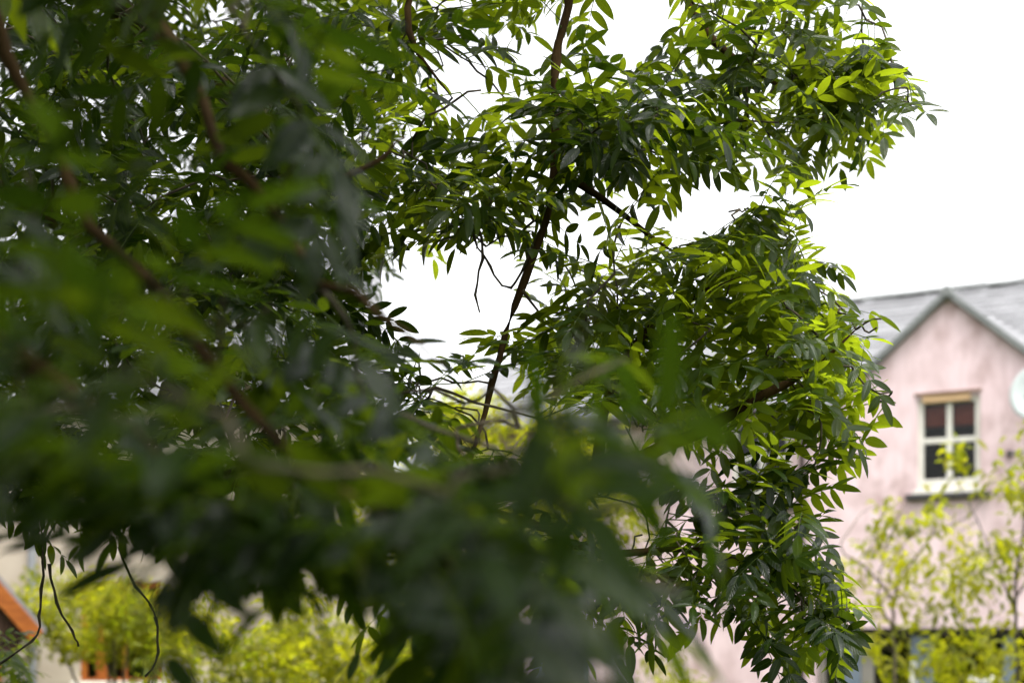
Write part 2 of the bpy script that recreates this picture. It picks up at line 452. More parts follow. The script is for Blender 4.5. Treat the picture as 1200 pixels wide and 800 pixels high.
def slates(roof, x0, x1, y_top, skip):
    """overlapping slates on the front slope; the 300 that face the open view are parts, the others one mass"""
    sw, exp_, ln = 0.26, 0.20, 0.34
    cp, sp = math.cos(PITCH), math.sin(PITCH)
    var = []
    for k in range(4):
        jit = [random.uniform(-0.006, 0.006) for _ in range(4)]
        mb = MB(); t = 0.009 + 0.002 * k
        w = sw / 2 - 0.004
        mb.prism([(-w + jit[0], 0, 0), (w + jit[1], 0, 0), (w - 0.002, ln, 0), (-w + 0.002, ln, 0)], (0, 0, t))
        o = mb.build('slate', M['slate']); var.append(o.data); bpy.data.objects.remove(o)
    nrow = int(((y_top + 0.16) / cp) / exp_)
    spots = []
    for r in range(nrow):
        s = r * exp_
        x = x0 + sw / 2 - (sw / 2 if r % 2 else 0)
        while x < x1 + 0.01:
            if x0 + sw * 0.4 < x < x1 - sw * 0.4:
                y = -0.16 + s * cp
                if not skip(x, y):
                    spots.append((x, y))
            x += sw
    return var, spots, sp, cp

def place_slates(roof, var, spots, rank):
    spots = sorted(spots, key=rank)
    lift = 0.104
    def mtx(x, y):
        a = PITCH - math.radians(2.6) + random.uniform(-0.012, 0.012)
        return Matrix.Translation((x, y, roof_local(y) + lift)) @ Matrix.Rotation(a, 4, 'X') @ Matrix.Rotation(random.uniform(-0.012, 0.012), 4, 'Z')
    for (x, y) in spots[:300]:
        o = bpy.data.objects.new('slate', random.choice(var))
        link(o, roof); o.matrix_local = mtx(x, y)
    rest = spots[300:]
    if rest:
        mb = MB()
        for (x, y) in rest:
            me = random.choice(var); mm = mtx(x, y); n = len(mb.v)
            mb.v += [tuple(mm @ v.co) for v in me.vertices]
            mb.f += [tuple(n + i for i in p.vertices) for p in me.polygons]
        o = mb.build('slates', M['slate'], roof); o['kind'] = 'stuff'

def ridge_tiles(roof, x0, x1):
    n = round((x1 - x0) / 0.45); L_ = (x1 - x0) / n
    mb = MB(); k = 7
    for i in range(2):
        x = 0 if i == 0 else L_ - 0.008
        for j in range(k):
            a = math.radians(-62 + 124 * j / (k - 1))
            for r in (0.085, 0.065):
                mb.v.append((x, math.sin(a) * r, math.cos(a) * r))
    for j in range(k - 1):
        a, b = 2 * j, 2 * j + 2; m = 2 * k
        mb.f += [(a, b, b + m, a + m), (a + 1, a + 1 + m, b + 1 + m, b + 1), (a, a + 1, b + 1, b), (a + m, b + m, b + 1 + m, a + 1 + m)]
    mb.f += [(0, 2 * k, 2 * k + 1, 1), (2 * k - 2, 2 * k - 1, 4 * k - 1, 4 * k - 2)]
    o = mb.build('ridge_tile', M['lead']); me = o.data; bpy.data.objects.remove(o)
    for i in range(n):
        r = link(bpy.data.objects.new('ridge_tile', me), roof)
        r.location = (x0 + i * L_ + 0.004, Y_RIDGE, Z_RIDGE + 0.09 + random.uniform(0, 0.012))
        r.rotation_euler = (0, random.uniform(-0.008, 0.008), 0)

def gutter(h, x0, x1):
    mb = MB(); k = 8
    for x in (x0, x1):
        for j in range(k):
            a = math.pi * j / (k - 1)
            mb.v.append((x, -0.215 + 0.055 * math.cos(a), Z_EAVE - 0.06 - 0.055 * math.sin(a)))
    for j in range(k - 1):
        mb.f.append((j, j + 1, k + j + 1, k + j))
    mb.build('gutter', M['pipe'], h, smooth=True)

# --- pink house with the gable window
GX, GW, GZ = 0.0, 1.38, 6.27
h1 = empty('pink_house', ROW0, ROWANG)
tag(h1, 'pink rendered house with a grey edged gable over its white four pane window', 'house')
WX0, WX1, WZ0, WZ1 = -0.385, 0.385, 3.88, 5.03
fr_x0, fr_x1, fr_z = -1.72, 3.6, 2.15
roof1 = row_shell(h1, -1.86, 5.2, [(WX0, WX1, WZ0, WZ1 - 0.004), (fr_x0, fr_x1, 0.02, fr_z), (3.9, 4.7, WZ0, 4.95)], (GX, GW, GZ))
window_2x2(h1, WX0, WX1, WZ0, WZ1)
window_2x2(h1, 3.9, 4.7, WZ0, 4.95, lintel=False, blind=False)
gp = math.atan2(GZ - Z_EAVE, GW)            # pitch of the little gable roof
back_len = lambda z: (z - Z_EAVE) / math.tan(PITCH)
for s in (-1, 1):
    # gable roof slope, running back into the main roof
    e = (GX + s * (GW + 0.12), Z_EAVE - 0.12 * math.tan(gp))
    a = [(e[0], -0.06, e[1] + 0.03), (GX, -0.06, GZ + 0.03), (GX, back_len(GZ) + 0.1, GZ + 0.03), (e[0], 0.1, e[1] + 0.03)]
    MB().prism(a, (0, 0, 0.06)).build('gable_roof_slope', M['slate'], h1)
    # grey verge board along the gable edge
    n = np.array((-s * -math.sin(gp), math.cos(gp)))
    p0 = np.array(e); p1 = np.array((GX, GZ))
    up, dn = 0.085, -0.02
    q = [(p0[0], p0[1] + dn), (p1[0], p1[1] + dn), (p1[0], p1[1] + up), (p0[0], p0[1] + up)]
    MB().prism([(u, -0.11, w) for (u, w) in q], (0, 0.16, 0)).build('verge', M['lead'], h1, bevel=0.01)
MB().prism([(GX - .1, -.118, GZ - .02), (GX + .1, -.118, GZ - .02), (GX + .03, -.118, GZ + .115), (GX - .03, -.118, GZ + .115)], (0, .17, 0)).build('verge_cap', M['lead'], h1, bevel=0.01)
def skip1(x, y):
    z = roof_local(y)
    return abs(x - GX) < GW - (z - Z_EAVE) / math.tan(gp) + 0.1 and z < GZ
v, sp_, _, _ = slates(roof1, -1.86, 5.2, Y_RIDGE, skip1)
place_slates(roof1, v, sp_, lambda s: abs(s[0] - 0.1) - 0.3 * s[1])
ridge_tiles(roof1, -1.86, 5.2)
gutter(h1, GX + GW + 0.15, 5.2)
# ground floor frontage, set back under the upper wall
ft = empty('frontage'); ft.parent = h1
yb = 0.2
def fbox(name, x0, x1, z0, z1, m, d0=0.0, d1=0.09): return MB().box(x0, x1, yb + d0, yb + d1, z0, z1).build(name, m, ft, bevel=0.006)
fbox('lintel_shadow_strip', fr_x0 + 0.003, fr_x1 - 0.003, 2.05, 2.147, M['sill'], -0.02)  # dark strip painted as the shadow under the upper wall
for (a, b, m, nm, d) in ((-1.715, -1.62, M['greybeige'], 'post', 0), (-1.37, -1.15, M['bluegrey'], 'post', -0.03), (-1.148, -0.985, M['greybeige'], 'post', 0.0),
                         (-0.50, -0.36, M['bluegrey'], 'post', -0.03), (-0.355, -0.22, M['bluegrey'], 'post', 0.01), (0.62, 0.76, M['bluegrey'], 'post', -0.03),
                         (1.5, 1.64, M['bluegrey'], 'post', -0.03), (2.4, 2.54, M['bluegrey'], 'post', -0.03), (3.45, 3.59, M['bluegrey'], 'post', -0.03)):
    fbox(nm, a, b, 0.02, 2.048, m, d, 0.1)
for (a, b) in ((-1.62, -1.37), (-0.985, -0.50), (-0.22, 0.62), (0.76, 1.5), (1.64, 2.4), (2.54, 3.45)):
    fbox('rail', a + 0.002, b - 0.002, 0.55, 0.66, M['bluegrey'], 0.01, 0.08)
    MB().box(a + 0.001, b - 0.001, yb + 0.04, yb + 0.046, 0.66, 2.048).build('pane', M['glass'], ft)
    fbox('lower_panel', a + 0.002, b - 0.002, 0.02, 0.548, M['bluegrey'], 0.03, 0.06)
fbox('white_plate', -0.505, -0.43, 1.2, 1.72, M['white'], -0.06, -0.032)

# --- adjoining pink house to the left, behind the ash
h2 = empty('pink_house', ROW0, ROWANG)
tag(h2, 'adjoining pink rendered house showing through the ash leaves, left of the brown downpipe', 'house')
holes2 = [(-2.85, -2.02, WZ0 - 0.05, 4.93), (-5.6, -4.8, WZ0 - 0.05, 4.93), (-5.9, -5.0, 0.05, 2.1)]
roof2 = row_shell(h2, -7.5, -1.862, holes2, None)
window_2x2(h2, *holes2[0], lintel=False, blind=False); window_2x2(h2, *holes2[1], lintel=False, blind=False)
d2 = MB().box(-5.9, -5.0, 0.08, 0.14, 0.06, 2.1).build('door', M['bluegrey'], h2, bevel=0.006)
for (z0, z1) in ((0.2, 0.95), (1.1, 1.95)):
    for (a, b) in ((-5.8, -5.5), (-5.4, -5.1)): MB().box(a, b, 0.065, 0.079, z0, z1).build('door_panel', M['bluegrey'], d2, bevel=0.006)
MB().tube([(-5.08, 0.05, 1.02), (-5.08, 0.05, 1.14)], 0.012).build('handle', M['greypipe'], d2)
v, sp_, _, _ = slates(roof2, -7.5, -1.862, Y_RIDGE, lambda x, y: False)
place_slates(roof2, v, sp_, lambda s: -s[0])
ridge_tiles(roof2, -7.5, -1.862)
gutter(h2, -7.5, -GW - 0.15)

# --- brown downpipe at the joint of the two houses
dp = empty('drainpipe', ROW0, ROWANG); tag(dp, 'dark brown vertical drainpipe on the pink wall between the two houses', 'drainpipe')
MB().tube([(-1.85, -0.075, 0.1), (-1.85, -0.075, 2.5), (-1.85, -0.075, 4.7), (-1.85, -0.1, 4.85), (-1.85, -0.2, 4.97)], 0.04).build('pipe', M['pipe'], dp, smooth=True)
for z in (0.6, 2.4, 4.2): MB().box(-1.91, -1.79, -0.06, -0.003, z, z + 0.05).build('bracket', M['pipe'], dp)

# --- satellite dish on the pink wall
sd = empty('satellite_dish', ROW0, ROWANG); tag(sd, 'pale grey satellite dish fixed to the pink wall beside the gable window', 'satellite dish')
dc = Vector((1.12, -0.34, 4.92)); dn_ = Vector((-0.12, -1, 0.22)).normalized()
ux = dn_.cross(Vector((0, 0, 1))).normalized(); uz = ux.cross(dn_)
mb = MB(); rings, seg = 6, 32
pts = []
for side in (0, 1):
    for r in range(rings + 1):
        rr = 0.35 * r / rings
        for k in range(seg):
            a = 2 * math.pi * k / seg
            p = dc + ux * rr * math.cos(a) * 0.93 + uz * rr * math.sin(a) + dn_ * (0.55 * rr * rr - 0.008 * side)
            mb.v.append(tuple(p))
m_ = (rings + 1) * seg
for side in (0, 1):
    for r in range(rings):
        for k in range(seg):
            j = (k + 1) % seg; b0 = side * m_ + r * seg; b1 = b0 + seg
            mb.f.append((b0 + k, b0 + j, b1 + j, b1 + k))
for k in range(seg):
    j = (k + 1) % seg
    mb.f.append((rings * seg + k, rings * seg + j, m_ + rings * seg + j, m_ + rings * seg + k))
mb.build('dish', M['dish'], sd, smooth=True)
lo = dc - uz * 0.33 + dn_ * 0.06
MB().tube([tuple(dc - uz * 0.3 - dn_ * 0.02), tuple(lo + dn_ * 0.1), tuple(dc + dn_ * 0.42 - uz * 0.18)], 0.013).build('feed_arm', M['greypipe'], sd, smooth=True)
MB().box(*[c for q in zip(dc + dn_ * 0.42 - uz * 0.18 - Vector((0.035, 0.05, 0.035)), dc + dn_ * 0.42 - uz * 0.18 + Vector((0.035, 0.05, 0.035))) for c in q]).build('receiver', M['dish'], sd, bevel=0.01)
MB().tube([tuple(dc - dn_ * 0.01), (1.06, -0.2, 4.75), (1.06, -0.13, 4.3), (1.06, -0.06, 4.27)], 0.02).build('mast', M['greypipe'], sd, smooth=True)
MB().tube([(1.10, -0.05, 4.29), (0.9, -0.05, 4.285), (0.735, -0.05, 4.27)], 0.012).build('bracket_arm', M['greypipe'], sd, smooth=True)
MB().box(0.70, 0.77, -0.055, -0.002, 4.23, 4.31).build('wall_plate', M['pipe'], sd, bevel=0.006)

# --- pale blue container in front of the frontage
bc = empty('container', (ROW0[0] + 0.874 * 0.16 - 0.486 * -0.35, ROW0[1] - 0.486 * 0.16 + 0.874 * -0.35, 0), ROWANG)
tag(bc, 'pale blue and white container standing before the glazed frontage, half hidden by sapling leaves', 'container')
MB().prism([(-0.17, -0.13, 0.0), (0.17, -0.13, 0.0), (0.17, 0.13, 0.0), (-0.17, 0.13, 0.0)], (0, 0, 1.46)).build('body', M['paleblue'], bc, bevel=0.03)
MB().prism([(-0.19, -0.15, 1.462), (0.19, -0.15, 1.462), (0.19, 0.15, 1.462), (-0.19, 0.15, 1.462)], (0, 0, 0.1)).build('lid', M['white'], bc, bevel=0.03)

# --- beige house with orange timber, far left
def build_beige():
    h = empty('beige_house', (-4.3, 14.5, 0), math.radians(6))
    tag(h, 'beige rendered house with orange timber window frames behind yellow green shrubs', 'house')
    x0, x1 = -4.5, 2.9; ze, zr = 4.5, 6.6
    win = (-0.1, 0.72, 1.6, 2.62)
    mb = MB(); wall_openings(mb, x0, x1, 0, ze, [win])
    mb.quad((x0, 6, 0), (x1, 6, 0), (x1, 6, ze), (x0, 6, ze))
    for x in (x0 + .004, x1 - .004): mb.poly([(x, 0, 0), (x, 6, 0), (x, 6, ze), (x, 3, zr), (x, 0, ze)])
    mb.build('wall', M['beige'], h)
    MB().prism([(x0 - .1, -.25, ze - .16), (x0 - .1, 3, zr + .01), (x0 - .1, 6.25, ze - .16), (x0 - .1, 6.25, ze - .06), (x0 - .1, 3, zr + .12), (x0 - .1, -.25, ze - .06)], (x1 - x0 + .2, 0, 0)).build('roof', M['slate'], h)
    w = MB()
    w.box(win[0], win[0] + .06, .04, .13, win[2], win[3]).box(win[1] - .06, win[1], .04, .13, win[2], win[3])
    w.box(win[0] + .06, win[1] - .06, .04, .13, win[3] - .07, win[3]).box(win[0] + .06, win[1] - .06, .04, .13, win[2], win[2] + .03)
    wo = w.build('window', M['orange'], h, bevel=.005)
    MB().box(.055, .16, .035, .125, win[2] + .03, win[3] - .07).build('mullion', M['orange'], wo, bevel=.005)
    MB().box(.315, .365, .045, .12, win[2] + .03, win[3] - .07).build('mullion', M['orange'], wo, bevel=.005)
    for (a, b) in ((win[0] + .06, .055), (.16, .315), (.365, win[1] - .06)):
        MB().box(a, b, .08, .086, win[2] + .03, win[3] - .07).build('pane', M['glass'], wo)
    MB().box(win[0] - .08, win[1] + .08, -.1, .035, win[2] - .07, win[2] - .003).build('sill', M['white'], wo, bevel=.008)
    MB().box(x0 + .3, x1 - .3, 1.8, 1.86, 0, 4.4).build('partition', M['darkroom'], h)
    MB().tube([(-0.56, -.07, .1), (-0.56, -.07, 2.2), (-0.56, -.07, 4.2), (-0.56, -.2, 4.36)], .045).build('drainpipe', M['greypipe'], h, smooth=True)
build_beige()

def build_porch():
    """open porch with orange barge boards in front of the beige house"""
    p = empty('timber_porch', (-4.74, 11.0, -0.12), math.radians(25))
    tag(p, 'porch roof with an orange timber bargeboard and dark underside at the beige house', 'porch')
    hw, za, zb = 0.98, 3.3, 2.13
    for s in (-1, 1):
        q = [(s * hw, 0, zb), (0, 0, za), (0, 0, za + .20), (s * (hw + .09), 0, zb + .09)]
        MB().prism(q, (0, .045, 0)).build('bargeboard', M['orange'], p, bevel=.006)
        r = [(s * (hw + .1), .05, zb + .07), (0, .05, za + .19), (0, .05, za + .24), (s * (hw + .12), .05, zb + .115)]
        MB().prism(r, (0, 3.2, 0)).build('roof_slope', M['slate'], p)
        r = [(s * hw, .06, zb + .015), (0, .06, za + .13), (0, .06, za + .17), (s * (hw + .06), .06, zb + .055)]
        MB().prism(r, (0, 3.1, 0)).build('soffit', M['darktimber'], p)
        MB().box(s * .70 - .06, s * .70 + .06, .12, .24, 0.12, 2.38).build('post', M['orange'], p, bevel=.008)
        for k in range(7):
            x = s * (.065 + .13 * k)
            zt = za + .1 - abs(abs(x) + .06) / hw * (za - zb)
            if zt > 2.22: MB().box(x - .062, x + .062, .07, .095, 2.15, zt).build('gable_board', M['darktimber'], p)
    MB().box(-.9, .9, .10, .2, 2.06, 2.148).build('tie_beam', M['darktimber'], p)
build_porch()

# ------------------------------------------------------------------ leaves
def leaflet(Lf, wf, fold, curl, nv=6, twist=0.0):
    """one leaflet along +Y from the origin, face up; returns verts, tris, uv"""
    V, U, T = [], [], []
    vs = np.linspace(0, 1, nv + 1)
    prof = lambda t: (t ** 0.62) * ((1 - t) ** 0.80) * 1.66
    for i, t in enumerate(vs):
        w = wf * 0.5 * prof(t)
        a = curl * t
        y = Lf * (math.sin(a) / curl if abs(curl) > 1e-3 else t); z = -Lf * ((1 - math.cos(a)) / curl if abs(curl) > 1e-3 else 0)
        tw = twist * t
        for s in ((0,) if i in (0, nv) else (-1, 0, 1)):
            xx = s * w * math.cos(fold); zz = abs(s) * w * math.sin(fold)
            V.append((xx * math.cos(tw) - zz * math.sin(tw), y, z + xx * math.sin(tw) + zz * math.cos(tw)))
            U.append((0.5 + 0.5 * s, t))
    idx = lambda i, s: 0 if i == 0 else (len(V) - 1 if i == nv else 1 + (i - 1) * 3 + (s + 1))
    for i in range(nv):
        for s in (-1, 0):
            a, b, c, d = idx(i, s), idx(i, s + 1), idx(i + 1, s + 1), idx(i + 1, s)
            if i == 0: T.append((0, c, d))
            elif i == nv - 1: T.append((a, b, c))
            else: T += [(a, b, c), (a, c, d)]
    return np.array(V), np.array(T), np.array(U)

def rot_to(y_dir, up):
    y = y_dir / np.linalg.norm(y_dir); x = np.cross(y, up); x /= np.linalg.norm(x) + 1e-9; z = np.cross(x, y)
    return np.stack([x, y, z], axis=1)

def compound_leaf(pairs, length, droop, hang, nv=6, r=random):
    """pinnate ash leaf: arching stalk, opposite leaflets, one at the end"""
    Vs, Ts, Us = [], [], []; n = 0
    def add(V, T, U):
        nonlocal n
        Vs.append(V); Ts.append(T + n); Us.append(U); n += len(V)
    P = [np.zeros(3)]; dirs = []
    seg = 10
    side_bend = r.uniform(-0.35, 0.35)
    for i in range(seg):
        a = -droop * ((i + 0.5) / seg) ** 1.2
        b = side_bend * (i + .5) / seg
        d = np.array((math.sin(b) * math.cos(a), math.cos(b) * math.cos(a), math.sin(a))); dirs.append(d)
        P.append(P[-1] + d * length / seg)
    P = np.array(P); dirs.append(dirs[-1])
    V, T, _ = tube_arrays(P, np.linspace(0.0016, 0.0007, seg + 1), 3)
    add(V, T, np.full((len(V), 2), (0.5, 0.5)))
    down = np.array((0, 0, -1.0))
    for k in range(pairs):
        s = 0.30 + 0.64 * k / max(1, pairs - 1)
        f = s * seg; i = min(seg - 1, int(f)); p = P[i] + (P[i + 1] - P[i]) * (f - i); d = dirs[i]
        side = np.cross(d, (0, 0, 1)); side /= np.linalg.norm(side) + 1e-9
        sz = (0.80 + 0.28 * math.sin(math.pi * (0.2 + 0.7 * s))) * r.uniform(0.85, 1.1)
        for sg in (-1, 1):
            if r.random() < 0.04: continue
            fw = r.uniform(0.55, 0.95)
            yd = side * sg + d * fw + down * (hang + r.uniform(-0.25, 0.3))
            up = np.array((0, 0, 1.0)) + d * 0.3 + side * sg * (hang * 0.9) + np.array((r.uniform(-.35, .35), r.uniform(-.35, .35), 0))
            V, T, U = leaflet(0.063 * sz * r.uniform(.8, 1.15), 0.0305 * sz * r.uniform(.88, 1.15), r.uniform(0.0, 0.3), r.uniform(0.05, 0.7), nv, r.uniform(-.5, .5))
            add(V @ rot_to(yd, up).T + p, T, U)
    yd = dirs[-1] + down * hang * 0.6
    V, T, U = leaflet(0.068 * r.uniform(.9, 1.1), 0.031, 0.15, 0.4, nv, r.uniform(-.4, .4))
    add(V @ rot_to(yd, np.array((r.uniform(-.4, .4), 0.2, 1.0))).T + P[-1], T, U)
    return np.vstack(Vs), np.vstack(Ts), np.vstack(Us)

VARS = []
for i in range(12):
    pr = random.choice((4, 4, 5, 5, 5)); 
    VARS.append(compound_leaf(pr, random.uniform(0.17, 0.25), random.uniform(0.05, 0.9), random.choice((-.1, 0.0, .1, .2, .35, .55))))
COARSE = []
for i in range(6):
    COARSE.append(compound_leaf(5, random.uniform(0.17, 0.24), random.uniform(0.3, 1.2), random.uniform(0.15, 0.9), nv=3))

# keep-outs seen from the photographer's side of the crown: open sky right of it, the gap in its middle, the garden below left
SKY_R = [(1048, -400), (1042, 20), (1056, 50), (1074, 90), (1110, 112), (1112, 135), (1086, 150), (1083, 195), (1045, 247), (1012, 240), (985, 228), (972, 252),
         (975, 290), (1003, 330), (1004, 362), (1062, 376), (1058, 396), (1030, 402), (1032, 430), (1076, 460), (1052, 480), (1044, 520), (1012, 560), (990, 592),
         (985, 640), (1008, 690), (1026, 722), (1012, 760), (1000, 900), (2600, 900), (2600, -400)]
GAP1 = [(488, 300), (525, 328), (556, 312), (560, 285), (590, 290), (600, 330), (585, 375), (545, 392), (525, 412), (490, 388), (470, 345)]
GAP2 = [(800, 220), (862, 218), (872, 250), (850, 262), (812, 280), (803, 258)]
GAP3 = [(728, -50), (778, -50), (776, 30), (760, 62), (728, 60)]
GAP4 = [(500, 62), (545, 72), (575, 98), (560, 120), (520, 100)]
GARD = [(55, 705), (130, 690), (175, 690), (190, 800), (190, 900), (60, 900)]
GARD2 = [(265, 765), (420, 765), (440, 800), (440, 900), (265, 900)]
HOLES = [[(545, 452), (600, 448), (612, 520), (560, 535)], [(640, 490), (760, 500), (745, 545), (660, 535)], [(690, 590), (765, 580), (765, 640), (700, 645)], [(405, 560), (460, 590), (468, 645), (415, 645)]]
PORCH = [(-50, 690), (62, 692), (62, 735), (-50, 735)]
KEEP = [SKY_R, GAP1, GAP2, GAP3, GAP4, GARD, PORCH] + HOLES

class Plant:
    """grows twigs from a branch skeleton to shoot tips"""
    def __init__(self): self.nodes = []; self.br = []; self.twigs = []
    def branch(self, ctrl, step=0.05, wob=0.0, register=True):
        P = smooth_path(ctrl, step)
        if wob: P[1:-1, :3] += rng.normal(0, wob, (len(P) - 2, 3))
        self.br.append(P)
        if register: self.nodes.append(P[:, :3])
        return P
    def grow(self, tips, sag=0.12, rt=0.0018, rk=0.006, minseg=0.04, thick=0.012):
        base = np.vstack(self.nodes); tips = np.asarray(tips)
        n = len(tips)
        best = np.full(n, 1e9); src = np.zeros((n, 3))
        def upd(pts):
            for s in range(0, len(pts), 400):
                D = np.linalg.norm(tips[:, None] - pts[None, s:s + 400], axis=2); j = D.argmin(1); d = D[np.arange(n), j]
                m = d < best; best[m] = d[m]; src[m] = pts[s:s + 400][j[m]]
        upd(base); done = np.zeros(n, bool); dirs = np.zeros((n, 3))
        for _ in range(n):
            i = int(np.where(done, 1e9, best).argmin()); done[i] = True
            a, b = src[i].copy(), tips[i]; L = np.linalg.norm(b - a)
            mid = (a + b) / 2 + np.array((0, 0, sag * L)) + rng.normal(0, 0.10 * L, 3)
            k = max(3, int(L / minseg))
            u = np.linspace(0, 1, k + 1)[:, None]
            P = (1 - u) ** 2 * a + 2 * u * (1 - u) * mid + u ** 2 * b
            P[1:-1] += rng.normal(0, 0.006, (k - 1, 3))
            r = np.minimum(rt + rk * L * (1 - u[:, 0]), thick) * (1 + 0.22 * rng.random(k + 1))
            self.twigs.append((P, r)); dirs[i] = P[-1] - P[-2]; self.nodes.append(P[1:]); upd(P[1:])
        return dirs

def tips_in(poly, dr, n, mind=None):
    out = []
    xs = [p[0] for p in poly]; ys = [p[1] for p in poly]
    while len(out) < n:
        x, y = rng.uniform(min(xs), max(xs)), rng.uniform(min(ys), max(ys))
        if in_poly(x, y, poly):
            out.append(W(x, y, rng.uniform(*dr)))
    return out

def leaves_at(tips, dirs, k, variants, keep, scale=(0.85, 1.15), tint=(0, 1), inner=True):
    """whorl of leaves at each shoot tip: (variant, 4x4, tint)"""
    res = []
    for t, d in zip(tips, dirs):
        az0 = math.atan2(-d[0], d[1]); kk = rng.integers(max(2, k - 2), k + 2)
        off = rng.uniform(0, 6.28)
        shoot_t = rng.uniform(*tint)
        for j in range(kk):
            for attempt in range(5):
                vi = int(rng.integers(len(variants)))
                az = az0 + (rng.normal(0, 0.5) if j == 0 else (1 if j % 2 else -1) * rng.uniform(0.3, 2.6))
                pit = rng.uniform(-0.7, 0.7); s = rng.uniform(*scale)
                back = d / (np.linalg.norm(d) + 1e-9) * rng.uniform(0, 0.05)
                m = Matrix.Translation(Vector(t - back)) @ Matrix.Rotation(az, 4, 'Z') @ Matrix.Rotation(pit, 4, 'X') @ Matrix.Rotation(rng.normal(0, .45), 4, 'Y') @ Matrix.Scale(s, 4)
                M4 = np.array(m)
                if keep:
                    V = variants[vi][0][::3]; P = V @ M4[:3, :3].T + M4[:3, 3]
                    x, y = PX(P)
                    if any(in_poly(x, y, q).mean() > 0.03 for q in keep): continue
                res.append((vi, M4, float(np.clip(shoot_t + rng.normal(0, .12), 0, 1))))
                break
    return res

def join_leaves(name, items, variants, material, parent):
    Vs, Ts, Us, Cs = [], [], [], []; n = 0
    for vi, M4, t in items:
        V, T, U = variants[vi]
        Vs.append(V @ M4[:3, :3].T + M4[:3, 3]); Ts.append(T + n); Us.append(U); Cs.append(np.full(len(V), t)); n += len(V)
    me = tri_mesh(name, np.vstack(Vs), np.vstack(Ts), np.vstack(Us), np.concatenate(Cs))
    me.materials.append(material)
    o = link(bpy.data.objects.new(name, me), parent); o['kind'] = 'stuff'
    return o

def tubes_object(name, items, material, parent, sides=5):
    Vs, Ts = [], []; n = 0
    for P, r in items:
        V, T, _ = tube_arrays(P, r, sides); Vs.append(V); Ts.append(T + n); n += len(V)
    me = tri_mesh(name, np.vstack(Vs), np.vstack(Ts)); me.materials.append(material)
    return link(bpy.data.objects.new(name, me), parent)

